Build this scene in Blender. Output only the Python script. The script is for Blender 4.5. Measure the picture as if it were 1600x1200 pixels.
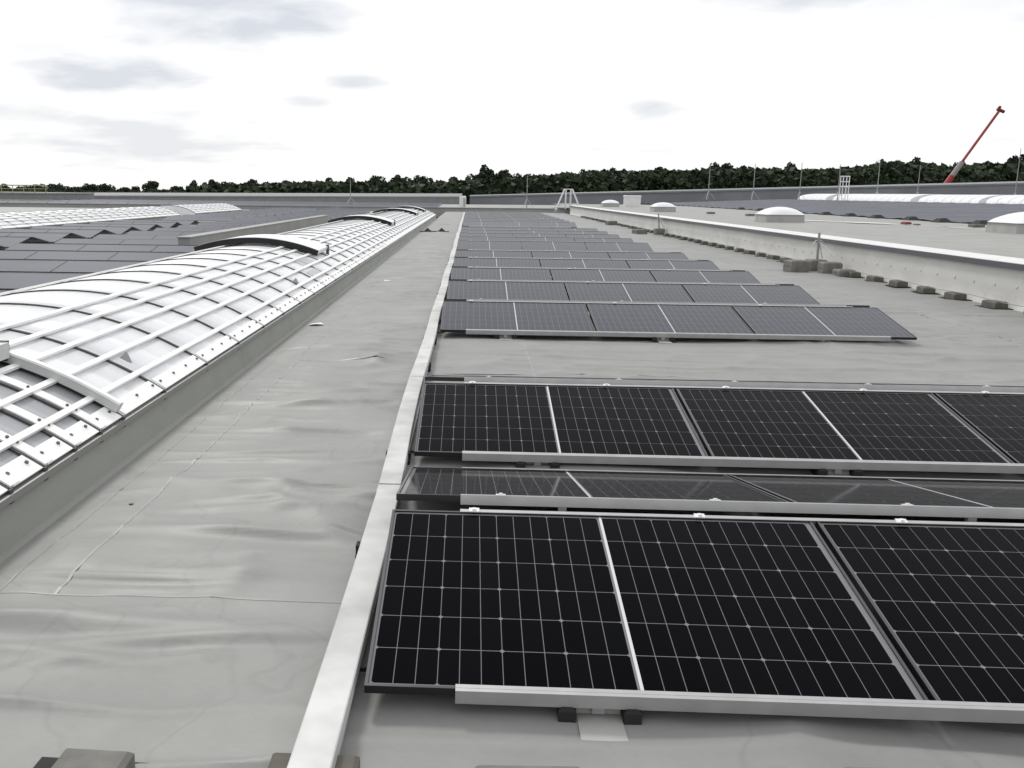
import bpy, bmesh, math, random
import numpy as np
from mathutils import Vector, Matrix
R = math.radians
rnd = random.Random(7)
scene = bpy.context.scene
for o in list(bpy.data.objects):
    bpy.data.objects.remove(o, do_unlink=True)
COL = scene.collection

# ------------------------------------------------------------------ camera
CAM_H = 1.64
pitch, yaw, roll = 0.200, -0.0485, 0.0099
fw = Vector((math.sin(yaw) * math.cos(pitch), math.cos(yaw) * math.cos(pitch), -math.sin(pitch)))
rt = Vector((math.cos(yaw), -math.sin(yaw), 0))
up = rt.cross(fw)
rt2 = rt * math.cos(roll) + up * math.sin(roll)
up2 = -rt * math.sin(roll) + up * math.cos(roll)
cd = bpy.data.cameras.new('camera')
cam = bpy.data.objects.new('camera', cd)
COL.objects.link(cam)
cam.matrix_world = Matrix(((rt2.x, up2.x, -fw.x, 0), (rt2.y, up2.y, -fw.y, 0), (rt2.z, up2.z, -fw.z, CAM_H), (0, 0, 0, 1)))
cd.sensor_fit = 'HORIZONTAL'; cd.sensor_width = 36.0
cd.lens = 36.0 * 1478.0 / 1600.0
cd.shift_x = (800 - 658) / 1600.0
cd.shift_y = 0.0
cd.clip_start = 0.05; cd.clip_end = 6000
scene.camera = cam

# ------------------------------------------------------------------ world: bright broken overcast
SUN_EL, SUN_AZ = R(45), R(-27)          # azimuth measured from +Y towards +X (sun ahead and to the left)
world = bpy.data.worlds.new('World'); scene.world = world; world.use_nodes = True
nt = world.node_tree; N = nt.nodes; L = nt.links
for n in list(N): N.remove(n)
out = N.new('ShaderNodeOutputWorld'); bg = N.new('ShaderNodeBackground')
sky = N.new('ShaderNodeTexSky'); sky.sky_type = 'NISHITA'; sky.sun_disc = False
sky.sun_elevation = SUN_EL; sky.sun_rotation = SUN_AZ; sky.air_density = 1.0; sky.dust_density = 1.5
tc = N.new('ShaderNodeTexCoord')
skymul = N.new('ShaderNodeVectorMath'); skymul.operation = 'SCALE'; skymul.inputs['Scale'].default_value = 0.12
L.new(sky.outputs['Color'], skymul.inputs[0])
# flatten directions towards a cloud deck: (x,y)/(z+0.12)
sep = N.new('ShaderNodeSeparateXYZ'); L.new(tc.outputs['Generated'], sep.inputs[0])
def math_node(op, a, b=None, clamp=False):
    m = N.new('ShaderNodeMath'); m.operation = op; m.use_clamp = clamp
    for i, v in enumerate((a, b)):
        if v is None: continue
        if isinstance(v, (int, float)): m.inputs[i].default_value = v
        else: L.new(v, m.inputs[i])
    return m.outputs[0]
zc = math_node('ADD', math_node('MAXIMUM', sep.outputs['Z'], 0.0), 0.16)
cx_ = math_node('DIVIDE', sep.outputs['X'], zc); cy_ = math_node('DIVIDE', sep.outputs['Y'], zc)
comb = N.new('ShaderNodeCombineXYZ'); L.new(cx_, comb.inputs[0]); L.new(cy_, comb.inputs[1])
nz = N.new('ShaderNodeTexNoise'); nz.inputs['Scale'].default_value = 1.15; nz.inputs['Detail'].default_value = 7
nz.inputs['Roughness'].default_value = 0.55; L.new(comb.outputs[0], nz.inputs['Vector'])
nz2 = N.new('ShaderNodeTexNoise'); nz2.inputs['Scale'].default_value = 3.0; nz2.inputs['Detail'].default_value = 6
L.new(comb.outputs[0], nz2.inputs['Vector'])
# grey undersides: a few shapes seen in the sky ahead, each a soft ellipse in azimuth/elevation broken up by noise
def blob(az, el, ra, re, amp):
    a = math_node('ARCTAN2', sep.outputs['X'], sep.outputs['Y'])
    e = math_node('ARCSINE', sep.outputs['Z'])
    da = math_node('DIVIDE', math_node('SUBTRACT', a, az), ra)
    de = math_node('DIVIDE', math_node('SUBTRACT', e, el), re)
    d2 = math_node('ADD', math_node('MULTIPLY', da, da), math_node('MULTIPLY', de, de))
    wob = math_node('MULTIPLY', math_node('SUBTRACT', nz2.outputs['Fac'], 0.5), 3.6)
    v = math_node('SUBTRACT', 1.0, math_node('ADD', d2, wob), True)
    return math_node('MULTIPLY', v, amp)
def dirpix(px, py):
    d = fw + rt2 * ((px - 658) / 1478.0) - up2 * ((py - 600) / 1478.0); d.normalize()
    return math.atan2(d.x, d.y), math.asin(d.z)
blobs = None
for (ax_, ae_, ra, re, amp) in ((-.235, .168, .13, .036, .62), (-.345, .108, .085, .020, .60), (-.118, .108, .036, .010, .50),
                                (-.330, .048, .13, .030, .42), (-.165, .088, .030, .007, .36), (.183, .083, .034, .010, .46),
                                (.300, .192, .12, .024, .60), (.545, .150, .06, .016, .40), (-.43, .07, .05, .012, .35)):
    b = blob(ax_, ae_, ra, re, amp)
    blobs = b if blobs is None else math_node('MAXIMUM', blobs, b)
gen = N.new('ShaderNodeMapRange'); gen.inputs['From Min'].default_value = 0.60; gen.inputs['From Max'].default_value = 0.78
gen.inputs['To Max'].default_value = 0.30; L.new(nz.outputs['Fac'], gen.inputs['Value'])
grey = math_node('MAXIMUM', blobs, gen.outputs[0])
cl = N.new('ShaderNodeMix'); cl.data_type = 'RGBA'
L.new(grey, cl.inputs['Factor'])
cl.inputs['A'].default_value = (1.035, 1.04, 1.045, 1); cl.inputs['B'].default_value = (0.50, 0.54, 0.64, 1)
mx = N.new('ShaderNodeMix'); mx.data_type = 'RGBA'; mx.inputs['Factor'].default_value = 0.95
L.new(skymul.outputs[0], mx.inputs['A']); L.new(cl.outputs['Result'], mx.inputs['B'])
L.new(mx.outputs['Result'], bg.inputs['Color']); bg.inputs['Strength'].default_value = 1.0
L.new(bg.outputs[0], out.inputs['Surface'])

# ------------------------------------------------------------------ sun behind thin cloud
sl = bpy.data.lights.new('sun', 'SUN'); sl.energy = 1.5; sl.angle = R(11); sl.color = (1.0, 0.97, 0.92)
so = bpy.data.objects.new('sun', sl); COL.objects.link(so)
sd = Vector((math.sin(SUN_AZ) * math.cos(SUN_EL), math.cos(SUN_AZ) * math.cos(SUN_EL), math.sin(SUN_EL)))
so.rotation_euler = (-sd).to_track_quat('-Z', 'Y').to_euler(); so.location = (0, 0, 60)

scene.view_settings.view_transform = 'Standard'; scene.view_settings.look = 'None'
scene.view_settings.exposure = 0.0; scene.view_settings.gamma = 1.0
scene.render.engine = 'CYCLES'
scene.cycles.max_bounces = 6; scene.cycles.transparent_max_bounces = 12

# ------------------------------------------------------------------ materials
MATS = {}
def mat(name, col, rough=0.6, metal=0.0, ior=1.45, noise=None, bump=None, spec=0.5, coords='Object'):
    """noise=(scale, amount[, detail, stretch]); bump=(scale, strength, distance)"""
    m = bpy.data.materials.new(name); m.use_nodes = True
    t = m.node_tree; b = t.nodes['Principled BSDF']
    b.inputs['Base Color'].default_value = (*col, 1); b.inputs['Roughness'].default_value = rough
    b.inputs['Metallic'].default_value = metal; b.inputs['IOR'].default_value = ior
    b.inputs['Specular IOR Level'].default_value = spec
    tcn = t.nodes.new('ShaderNodeTexCoord')
    if noise:
        mp = t.nodes.new('ShaderNodeMapping'); t.links.new(tcn.outputs[coords], mp.inputs['Vector'])
        if len(noise) > 3: mp.inputs['Scale'].default_value = noise[3]
        nn = t.nodes.new('ShaderNodeTexNoise'); nn.inputs['Scale'].default_value = noise[0]
        nn.inputs['Detail'].default_value = noise[2] if len(noise) > 2 else 5
        t.links.new(mp.outputs[0], nn.inputs['Vector'])
        mr = t.nodes.new('ShaderNodeMapRange'); mr.inputs['From Min'].default_value = .3; mr.inputs['From Max'].default_value = .7
        mr.inputs['To Min'].default_value = 1 - noise[1]; mr.inputs['To Max'].default_value = 1 + noise[1]
        t.links.new(nn.outputs['Fac'], mr.inputs['Value'])
        vm = t.nodes.new('ShaderNodeVectorMath'); vm.operation = 'SCALE'; vm.inputs[0].default_value = col
        t.links.new(mr.outputs[0], vm.inputs['Scale']); t.links.new(vm.outputs[0], b.inputs['Base Color'])
    if bump:
        n2 = t.nodes.new('ShaderNodeTexNoise'); n2.inputs['Scale'].default_value = bump[0]; n2.inputs['Detail'].default_value = 4
        t.links.new(tcn.outputs[coords], n2.inputs['Vector'])
        bp = t.nodes.new('ShaderNodeBump'); bp.inputs['Strength'].default_value = bump[1]; bp.inputs['Distance'].default_value = bump[2]
        t.links.new(n2.outputs['Fac'], bp.inputs['Height']); t.links.new(bp.outputs[0], b.inputs['Normal'])
    MATS[name] = m
    return m

def membrane(name, col):
    """grey single-ply roofing sheet: broad grime clouds, drip streaks, speckle, fine crinkle relief"""
    m = bpy.data.materials.new(name); m.use_nodes = True; t = m.node_tree; b = t.nodes['Principled BSDF']
    b.inputs['Roughness'].default_value = 0.5; b.inputs['Specular IOR Level'].default_value = 0.34
    tcn = t.nodes.new('ShaderNodeTexCoord')
    def nse(scale, det, st=(1, 1, 1), ro=.55):
        mp = t.nodes.new('ShaderNodeMapping'); mp.inputs['Scale'].default_value = st
        t.links.new(tcn.outputs['Object'], mp.inputs['Vector'])
        n = t.nodes.new('ShaderNodeTexNoise'); n.inputs['Scale'].default_value = scale; n.inputs['Detail'].default_value = det
        n.inputs['Roughness'].default_value = ro
        t.links.new(mp.outputs[0], n.inputs['Vector']); return n.outputs['Fac']
    def rng(v, a, c, lo, hi):
        r = t.nodes.new('ShaderNodeMapRange'); r.inputs['From Min'].default_value = a; r.inputs['From Max'].default_value = c
        r.inputs['To Min'].default_value = lo; r.inputs['To Max'].default_value = hi; t.links.new(v, r.inputs['Value']); return r.outputs[0]
    def mul(a, c):
        x = t.nodes.new('ShaderNodeMath'); x.operation = 'MULTIPLY'; t.links.new(a, x.inputs[0]); t.links.new(c, x.inputs[1]); return x.outputs[0]
    f = mul(rng(nse(.55, 6), .32, .7, .95, 1.04), rng(nse(2.2, 7, (1, .45, 1)), .3, .72, .93, 1.05))
    f = mul(f, rng(nse(38, 3), .3, .8, 1.02, .97))
    f = mul(f, rng(nse(5.5, 5, (1, 1, 1), .65), .66, .80, 1.0, .88))
    # dried puddle rims
    pn = nse(1.1, 3, (1, .8, 1)); sb_ = t.nodes.new('ShaderNodeMath'); sb_.operation = 'SUBTRACT'; sb_.inputs[1].default_value = .545; t.links.new(pn, sb_.inputs[0])
    ab = t.nodes.new('ShaderNodeMath'); ab.operation = 'ABSOLUTE'; t.links.new(sb_.outputs[0], ab.inputs[0])
    f = mul(f, rng(ab.outputs[0], .0, .012, .90, 1.0)); f = mul(f, rng(sb_.outputs[0], .0, .05, 1.0, .96))
    cb = t.nodes.new('ShaderNodeVectorMath'); cb.operation = 'SCALE'; cb.inputs[0].default_value = col
    t.links.new(f, cb.inputs['Scale']); t.links.new(cb.outputs[0], b.inputs['Base Color'])
    rr = rng(nse(1.3, 5), .3, .7, .44, .60); t.links.new(rr, b.inputs['Roughness'])
    bp = t.nodes.new('ShaderNodeBump'); bp.inputs['Strength'].default_value = .35; bp.inputs['Distance'].default_value = .006
    t.links.new(nse(7, 5, (1, 2.2, 1)), bp.inputs['Height']); t.links.new(bp.outputs[0], b.inputs['Normal'])
    MATS[name] = m; return m

membrane('membrane', (.258, .261, .252))
membrane('membrane_curb', (.275, .283, .256))
membrane('membrane_light', (.285, .283, .270))
membrane('membrane_wall', (.60, .595, .57))
mat('weld', (.262, .264, .256), .45, noise=(6, .12))
mat('tray_metal', (.51, .515, .505), .50, .05, noise=(4.5, .20, 10))
mat('alu', (.44, .44, .44), .40, .55, noise=(9, .08))
mat('alu_bright', (.78, .78, .79), .35, .35)
mat('black_frame', (.010, .010, .012), .38)
mat('frame_lip', (.06, .06, .065), .30, .2)  # top face of the black frame, its grey sky reflection put into the colour
mat('backsheet', (.20, .20, .215), .10, ior=1.11)
mat('ribbon', (.62, .62, .64), .10, ior=1.11)
mat('rubber', (.016, .016, .016), .8)
mat('concrete', (.135, .126, .108), .9, noise=(9, .25, 8), bump=(60, .5, .004))
mat('concrete_grey', (.175, .171, .158), .9, noise=(9, .22, 8), bump=(60, .5, .004))
mat('poly', (.80, .81, .83), .28, noise=(1.0, .10, 6, (.5, 3.0, .5)))
mat('poly_flap', (.40, .41, .43), .35, noise=(2.0, .08))
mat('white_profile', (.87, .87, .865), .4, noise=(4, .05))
mat('grey_profile', (.58, .58, .58), .45)  # mid-grey profile, darker than the white one
mat('seal', (.055, .055, .058), .6)
mat('bolt', (.12, .12, .12), .5, .5)
mat('coping_white', (.70, .70, .69), .3, .15, noise=(2.5, .06))
mat('shaded_coping_edge', (.10, .10, .115), .4, .3)  # front face of the metal coping, its shade painted in as dark grey
mat('dome', (.78, .79, .82), .18, noise=(2, .04))
mat('upstand', (.36, .36, .345), .6, noise=(3, .1))
mat('steel', (.30, .30, .29), .45, .6)
mat('galv', (.52, .53, .53), .45, .5)
mat('plain_white', (.80, .80, .78), .4, noise=(3, .08))  # plain white for the roof patches and the walkway strip
mat('red_paint', (.33, .035, .040), .4)
mat('crane_grey', (.30, .27, .27), .5)
mat('dark_red', (.16, .035, .03), .7)
mat('hall_wall', (.21, .212, .22), .7, noise=(1.2, .08))
mat('hall_roof', (.20, .205, .22), .6, noise=(.25, .15, 6))
mat('hall_pale', (.29, .29, .285), .6, noise=(.3, .1, 6))
mat('yellow_rail', (.34, .33, .16), .6)
mat('grass', (.07, .09, .035), .9, noise=(.02, .3, 8))
mat('bark', (.045, .035, .028), .9)
mat('paper', (.75, .74, .70), .7)

def cell_mat(name, line):
    """dark mono-crystalline module face; line=True draws the cell grid for panels too far off to build cell by cell"""
    m = bpy.data.materials.new(name); m.use_nodes = True; t = m.node_tree; b = t.nodes['Principled BSDF']
    b.inputs['Roughness'].default_value = .14 if line else .07
    b.inputs['IOR'].default_value = 1.245 if line else 1.085
    if not line:
        b.inputs['Sheen Weight'].default_value = .10; b.inputs['Sheen Roughness'].default_value = .25
    tcn = t.nodes.new('ShaderNodeTexCoord'); sp = t.nodes.new('ShaderNodeSeparateXYZ'); t.links.new(tcn.outputs['Object'], sp.inputs[0])
    def mth(op, a, c=None, d=None):
        x = t.nodes.new('ShaderNodeMath'); x.operation = op
        for i, v in enumerate((a, c, d)):
            if v is None: continue
            if isinstance(v, (int, float)): x.inputs[i].default_value = v
            else: t.links.new(v, x.inputs[i])
        return x.outputs[0]
    base = t.nodes.new('ShaderNodeMix'); base.data_type = 'RGBA'
    nn = t.nodes.new('ShaderNodeTexNoise'); nn.inputs['Scale'].default_value = 5
    info = t.nodes.new('ShaderNodeObjectInfo')
    if line:
        t.links.new(tcn.outputs['Object'], nn.inputs['Vector']); t.links.new(nn.outputs['Fac'], base.inputs['Factor'])
    else:
        t.links.new(info.outputs['Random'], base.inputs['Factor'])
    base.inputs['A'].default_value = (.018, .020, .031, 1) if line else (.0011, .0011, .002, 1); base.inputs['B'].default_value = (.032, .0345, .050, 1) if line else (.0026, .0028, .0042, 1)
    col = base.outputs['Result']
    if line:
        def grid(v, start, pitch_, w):
            q = mth('SUBTRACT', v, start); fr = mth('PINGPONG', q, pitch_ / 2)
            return mth('LESS_THAN', fr, w / 2)
        u, v = sp.outputs['X'], sp.outputs['Y']
        gl = mth('MAXIMUM', grid(u, .026, .0708, .0030), grid(v, .021, .182, .0030))
        mixl = t.nodes.new('ShaderNodeMix'); mixl.data_type = 'RGBA'; t.links.new(gl, mixl.inputs['Factor'])
        t.links.new(col, mixl.inputs['A']); mixl.inputs['B'].default_value = (.17, .17, .19, 1)
        ctr = mth('LESS_THAN', mth('ABSOLUTE', mth('SUBTRACT', u, .881)), .006)
        mixc = t.nodes.new('ShaderNodeMix'); mixc.data_type = 'RGBA'; t.links.new(ctr, mixc.inputs['Factor'])
        t.links.new(mixl.outputs['Result'], mixc.inputs['A']); mixc.inputs['B'].default_value = (.55, .55, .58, 1)
        col = mixc.outputs['Result']
    else:
        pass
    t.links.new(col, b.inputs['Base Color'])
    MATS[name] = m
cell_mat('cell', False); cell_mat('module_face', True)
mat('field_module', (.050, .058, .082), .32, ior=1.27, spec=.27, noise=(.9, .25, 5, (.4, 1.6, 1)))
mat('matte_module', (.125, .132, .155), .55, ior=1.25, spec=.25, noise=(.35, .14, 5))  # matte blue-grey module face for the right-hand field

def leaf_mat(name, c1, c2):
    m = bpy.data.materials.new(name); m.use_nodes = True; t = m.node_tree; b = t.nodes['Principled BSDF']
    b.inputs['Roughness'].default_value = .7; b.inputs['Specular IOR Level'].default_value = .2
    tcn = t.nodes.new('ShaderNodeTexCoord'); n = t.nodes.new('ShaderNodeTexNoise'); n.inputs['Scale'].default_value = .7; n.inputs['Detail'].default_value = 3
    t.links.new(tcn.outputs['Object'], n.inputs['Vector'])
    inf = t.nodes.new('ShaderNodeObjectInfo'); ad = t.nodes.new('ShaderNodeMath'); ad.operation = 'MULTIPLY_ADD'
    t.links.new(inf.outputs['Random'], ad.inputs[0]); ad.inputs[1].default_value = .7; ad.inputs[2].default_value = -.35
    a2 = t.nodes.new('ShaderNodeMath'); a2.operation = 'ADD'; a2.use_clamp = True; t.links.new(ad.outputs[0], a2.inputs[0]); t.links.new(n.outputs['Fac'], a2.inputs[1])
    mm = t.nodes.new('ShaderNodeMix'); mm.data_type = 'RGBA'; t.links.new(a2.outputs[0], mm.inputs['Factor'])
    mm.inputs['A'].default_value = (*c1, 1); mm.inputs['B'].default_value = (*c2, 1)
    t.links.new(mm.outputs['Result'], b.inputs['Base Color']); MATS[name] = m
leaf_mat('leaf_dark', (.012, .020, .012), (.034, .050, .024))
leaf_mat('leaf_mid', (.020, .034, .017), (.060, .086, .036))

# ------------------------------------------------------------------ mesh helpers
class MB:
    """collects shapes into one mesh"""
    def __init__(self): self.v = []; self.f = []; self.m = []
    def add(self, vs, fs, mi=0):
        k = len(self.v); self.v += [tuple(p) for p in vs]; self.f += [tuple(i + k for i in q) for q in fs]; self.m += [mi] * len(fs); return self
    def box(self, a, b, mi=0):
        (x0, y0, z0), (x1, y1, z1) = a, b
        return self.add([(x0, y0, z0), (x1, y0, z0), (x1, y1, z0), (x0, y1, z0), (x0, y0, z1), (x1, y0, z1), (x1, y1, z1), (x0, y1, z1)],
                        [(0, 3, 2, 1), (4, 5, 6, 7), (0, 1, 5, 4), (1, 2, 6, 5), (2, 3, 7, 6), (3, 0, 4, 7)], mi)
    def cbox(self, c, s, mi=0): return self.box([c[i] - s[i] / 2 for i in range(3)], [c[i] + s[i] / 2 for i in range(3)], mi)
    def bevbox(self, a, b, e, mi=0):
        (x0, y0, z0), (x1, y1, z1) = a, b
        vs = [(x0, y0, z0), (x1, y0, z0), (x1, y1, z0), (x0, y1, z0), (x0, y0, z1 - e), (x1, y0, z1 - e), (x1, y1, z1 - e), (x0, y1, z1 - e),
              (x0 + e, y0 + e, z1), (x1 - e, y0 + e, z1), (x1 - e, y1 - e, z1), (x0 + e, y1 - e, z1)]
        return self.add(vs, [(0, 3, 2, 1), (0, 1, 5, 4), (1, 2, 6, 5), (2, 3, 7, 6), (3, 0, 4, 7), (4, 5, 9, 8), (5, 6, 10, 9), (6, 7, 11, 10), (7, 4, 8, 11), (8, 9, 10, 11)], mi)
    def bar(self, p, q, r, n=8, mi=0, r2=None):
        p = Vector(p); q = Vector(q); d = (q - p).normalized(); r2 = r if r2 is None else r2
        a = d.orthogonal().normalized(); b = d.cross(a)
        vs = [p + (a * math.cos(i * 2 * math.pi / n) + b * math.sin(i * 2 * math.pi / n)) * r for i in range(n)]
        vs += [q + (a * math.cos(i * 2 * math.pi / n) + b * math.sin(i * 2 * math.pi / n)) * r2 for i in range(n)]
        fs = [(i, (i + 1) % n, n + (i + 1) % n, n + i) for i in range(n)] + [tuple(range(n))[::-1], tuple(range(n, 2 * n))]
        return self.add(vs, fs, mi)
    def path(self, pts, r, n=6, mi=0):
        for a, b in zip(pts, pts[1:]): self.bar(a, b, r, n, mi)
        return self
    def mesh(self, name, mats, smooth=False):
        me = bpy.data.meshes.new(name); me.from_pydata(self.v, [], self.f)
        for x in (mats if isinstance(mats, (list, tuple)) else [mats]): me.materials.append(MATS[x])
        if any(self.m): me.polygons.foreach_set('material_index', self.m)
        if smooth: me.polygons.foreach_set('use_smooth', [True] * len(me.polygons))
        me.update(); return me
    def build(self, name, mats, parent=None, smooth=False, loc=None): return link(name, self.mesh(name, mats, smooth), parent, loc)

def link(name, data, parent=None, loc=None, rot=None):
    o = bpy.data.objects.new(name, data); COL.objects.link(o)
    if parent: o.parent = parent
    if loc is not None: o.location = loc
    if rot is not None: o.rotation_euler = rot
    return o
def tag(o, label=None, cat=None, group=None, kind=None):
    if label: o['label'] = label
    if cat: o['category'] = cat
    if group: o['group'] = group
    if kind: o['kind'] = kind
    return o
def thing(name, label, cat, loc=(0, 0, 0), group=None, rot=None): return tag(link(name, None, None, loc, rot), label, cat, group)

# ------------------------------------------------------------------ roof membrane with folds
_rs = np.random.RandomState(3); _lat = _rs.rand(256, 256)
def vnoise(x, y):
    xi = np.floor(x).astype(int); yi = np.floor(y).astype(int); fx = x - xi; fy = y - yi
    fx = fx * fx * (3 - 2 * fx); fy = fy * fy * (3 - 2 * fy)
    g_ = lambda i, j: _lat[i % 256, j % 256]
    return (g_(xi, yi) * (1 - fx) + g_(xi + 1, yi) * fx) * (1 - fy) + (g_(xi, yi + 1) * (1 - fx) + g_(xi + 1, yi + 1) * fx) * fy
def fbm(x, y, o=4):
    s = 0; a = .5
    for k in range(o): s = s + a * (vnoise(x * 2 ** k + 13 * k, y * 2 ** k + 7 * k) - .5); a *= .5
    return s
creases = []
yy = 2.2
while yy < 80:
    for side in (0, 1):
        x0, x1 = ((-1.72, -.42), (-.42, 8.1))[side]
        c = rnd.uniform(x0, x1); hw = (x1 - x0) * rnd.uniform(.25, .7)
        creases.append((yy + rnd.uniform(-.2, .2), c, hw, rnd.uniform(.004, .012) * (1.25 if side == 0 else 1), rnd.uniform(.020, .050), rnd.uniform(-.11, .11), rnd.uniform(.02, .10), rnd.uniform(0, 50), side))
    yy += rnd.uniform(.13, .36) * (1 if yy < 12 else 2.2)
# broad soft folds in the walkway nearest the camera
for (cy, c, hw, a, w, s) in ((3.27, -1.15, 1.2, .022, .085, -.03), (3.78, -1.0, .8, .013, .07, .05), (4.25, -1.0, 1.0, .014, .06, -.05), (4.62, -.9, .9, .011, .05, .09),
                             (5.05, -1.0, 1.0, .013, .06, -.03), (5.75, -1.0, .8, .010, .05, .06), (6.35, -1.0, .9, .010, .05, -.02), (3.02, -1.9, .8, .010, .06, .02)):
    creases.append((cy, c, hw, a, w, s, .05, cy * 3, 0))
def roof_h(x, y):
    h = .050 * fbm(x * .55 + 4, y * 1.5, 3) + .020 * fbm(x * 1.6, y * 3.4 + 9, 3)
    # drape wrinkles: warped ridged noise, stretched across the roof
    wx = fbm(x * .5 + 31, y * .45 + 8, 3); wy = fbm(x * .9 + 3, y * .6 + 77, 3)
    r1 = 1 - np.abs(2 * vnoise(x * .50 + 2.2 * wx + 11, y * 1.9 + 2.4 * wy + 5) - 1)
    r2 = 1 - np.abs(2 * vnoise(x * 1.0 + 3.0 * wy + 40, y * 3.6 + 4.0 * wx + 21) - 1)
    msk = np.clip(np.where(x < -.4, .70, .28) + 2.0 * fbm(x * .45 + 60, y * .35 + 14, 2), np.where(x < -.4, .40, .10), np.where(x < -.4, 1.05, .6))
    near_ = np.clip(1.25 - np.maximum(y - 9, 0) / 30, .45, 1.25)
    h = h + near_ * msk * (.038 * r1 ** 5 + .022 * r2 ** 4)
    for (cy, c, hw, a, w, s, wob, ph, side) in creases:
        ww = np.maximum(w, .0045 * abs(cy))
        m_ = np.abs(y - cy) < .5 + 4 * ww
        if not m_.any(): continue
        xs = x[m_]; ys = y[m_]
        yc = cy + s * (xs - c) + wob * (vnoise(xs * 1.3 + ph, ph + 0 * xs) - .5)
        win = np.clip(1 - ((xs - c) / hw) ** 2, 0, 1) ** 1.5
        if side == 0: win = win * (xs < -.40)
        else: win = win * (xs > -.44)
        h[m_] += 1.9 * a * win * np.exp(-((ys - yc) / ww) ** 2)
    # the sheet is dragged flat and turned up to the curb and to the wall
    h = h * np.clip((x + 2.06) / .3, 0, 1) * np.clip((8.18 - x) / .25, 0, 1)
    return h
xs = np.sort(np.concatenate([np.arange(-2.07, 8.2, .05), [8.2, -1.685, -1.667, -1.653, -1.635, -1.912, -1.905, -1.895, -1.888]]))
ys = list(np.arange(-8, 1.6, .4)); q = 1.6
while q < 84: ys.append(q); q += max(.022, .0040 * q)
ys.append(84.0); ys = np.array(ys)
GX, GY = np.meshgrid(xs, ys); H = roof_h(GX.ravel().copy(), GY.ravel().copy())
def sheet(name, gx, gy, hh, m, parent=None):
    ny, nx = gx.shape; me = bpy.data.meshes.new(name)
    co = np.stack([gx.ravel(), gy.ravel(), hh], 1).astype(np.float32)
    idx = np.arange(nx * ny).reshape(ny, nx)
    qd = np.stack([idx[:-1, :-1], idx[:-1, 1:], idx[1:, 1:], idx[1:, :-1]], -1).reshape(-1, 4)
    me.vertices.add(len(co)); me.vertices.foreach_set('co', co.ravel())
    me.loops.add(qd.size); me.loops.foreach_set('vertex_index', qd.ravel().astype(np.int32))
    me.polygons.add(len(qd)); me.polygons.foreach_set('loop_start', np.arange(0, qd.size, 4, dtype=np.int32))
    me.polygons.foreach_set('use_smooth', np.ones(len(qd), dtype=bool))
    me.materials.append(MATS[m]); me.update(calc_edges=True); me.validate()
    return link(name, me, parent)
roof = sheet('roof', GX, GY, H, 'membrane'); tag(roof, 'pale grey membrane roof with creases between the skylight and the wall', kind='structure')

def seam(x0, y0, x1, y1, w, n):
    ts = np.linspace(0, 1, n); px = x0 + (x1 - x0) * ts; py = y0 + (y1 - y0) * ts
    L_ = math.hypot(x1 - x0, y1 - y0); nx_, ny_ = -(y1 - y0) / L_, (x1 - x0) / L_
    wob = .0 * (vnoise(ts * L_ * 1.2 + x0 * 9, ts * 0 + y0) - .5)
    vs = []; fs = []
    offs = (-w / 2, -w / 2, w / 2, w / 2); dz = (-.0015, .0016, .0020, -.0015)
    for o_, d_ in zip(offs, dz):
        ax = px + nx_ * (o_ + wob); ay = py + ny_ * (o_ + wob)
        az = roof_h(ax.copy(), ay.copy()) + d_
        vs += list(zip(ax, ay, az))
    for k in range(3):
        for i in range(n - 1): fs.append((k * n + i, k * n + i + 1, (k + 1) * n + i + 1, (k + 1) * n + i))
    me = bpy.data.meshes.new('membrane_seam'); me.from_pydata(vs, [], fs); me.materials.append(MATS['weld'])
    return link('membrane_seam', me, roof)
seam(-1.66, 3.53, -1.66, 62, .014, 900); seam(-2.02, 3.53, -.45, 3.55, .012, 90)
seam(-1.90, 3.55, -1.90, 62, .010, 700)
seam(-.30, 8.55, 8.1, 8.60, .03, 300); seam(2.02, 1.6, 2.02, 2.7, .03, 40)
seam(6.4, 5, 6.4, 70, .02, 600); seam(.62, 8.2, .62, 10.6, .03, 80)
for yk in (13.5, 19.4, 25.6, 33.0, 42.0): seam(5.2, yk, 8.1, yk + .05, .03, 90)
for yk in (9.1, 14.7, 20.3, 26, 32, 40, 50): seam(-1.64, yk, -.46, yk + .03, .02, 40)

# ------------------------------------------------------------------ vaulted skylight
VR, VXC, VZC = 3.05, -3.75, .71 - 3.05
TH = math.asin(1.61 / VR)
def arc(th, r=0.0): return (VXC + (VR + r) * math.sin(th), VZC + (VR + r) * math.cos(th))
def arc_strip(mb, th0, th1, y0, y1, r0, r1, n=20, mi=0):
    """curved slab between radii r0..r1"""
    vs = []; fs = []
    for i in range(n + 1):
        th = th0 + (th1 - th0) * i / n
        xo, zo = arc(th, r1); xi, zi = arc(th, r0)
        vs += [(xo, y0, zo), (xo, y1, zo), (xi, y1, zi), (xi, y0, zi)]
    for i in range(n):
        a = 4 * i; b = a + 4
        fs += [(a, a + 1, b + 1, b), (a + 1, a + 2, b + 2, b + 1), (a + 2, a + 3, b + 3, b + 2), (a + 3, a, b, b + 3)]
    fs += [(0, 3, 2, 1), (4 * n, 4 * n + 1, 4 * n + 2, 4 * n + 3)]
    mb.add(vs, fs, mi)
def th_of(x): return math.asin((x - VXC) / VR)
PUR = [th_of(x) for x in (-2.32, -2.545, -2.77, -2.997, -3.235)]

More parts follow.
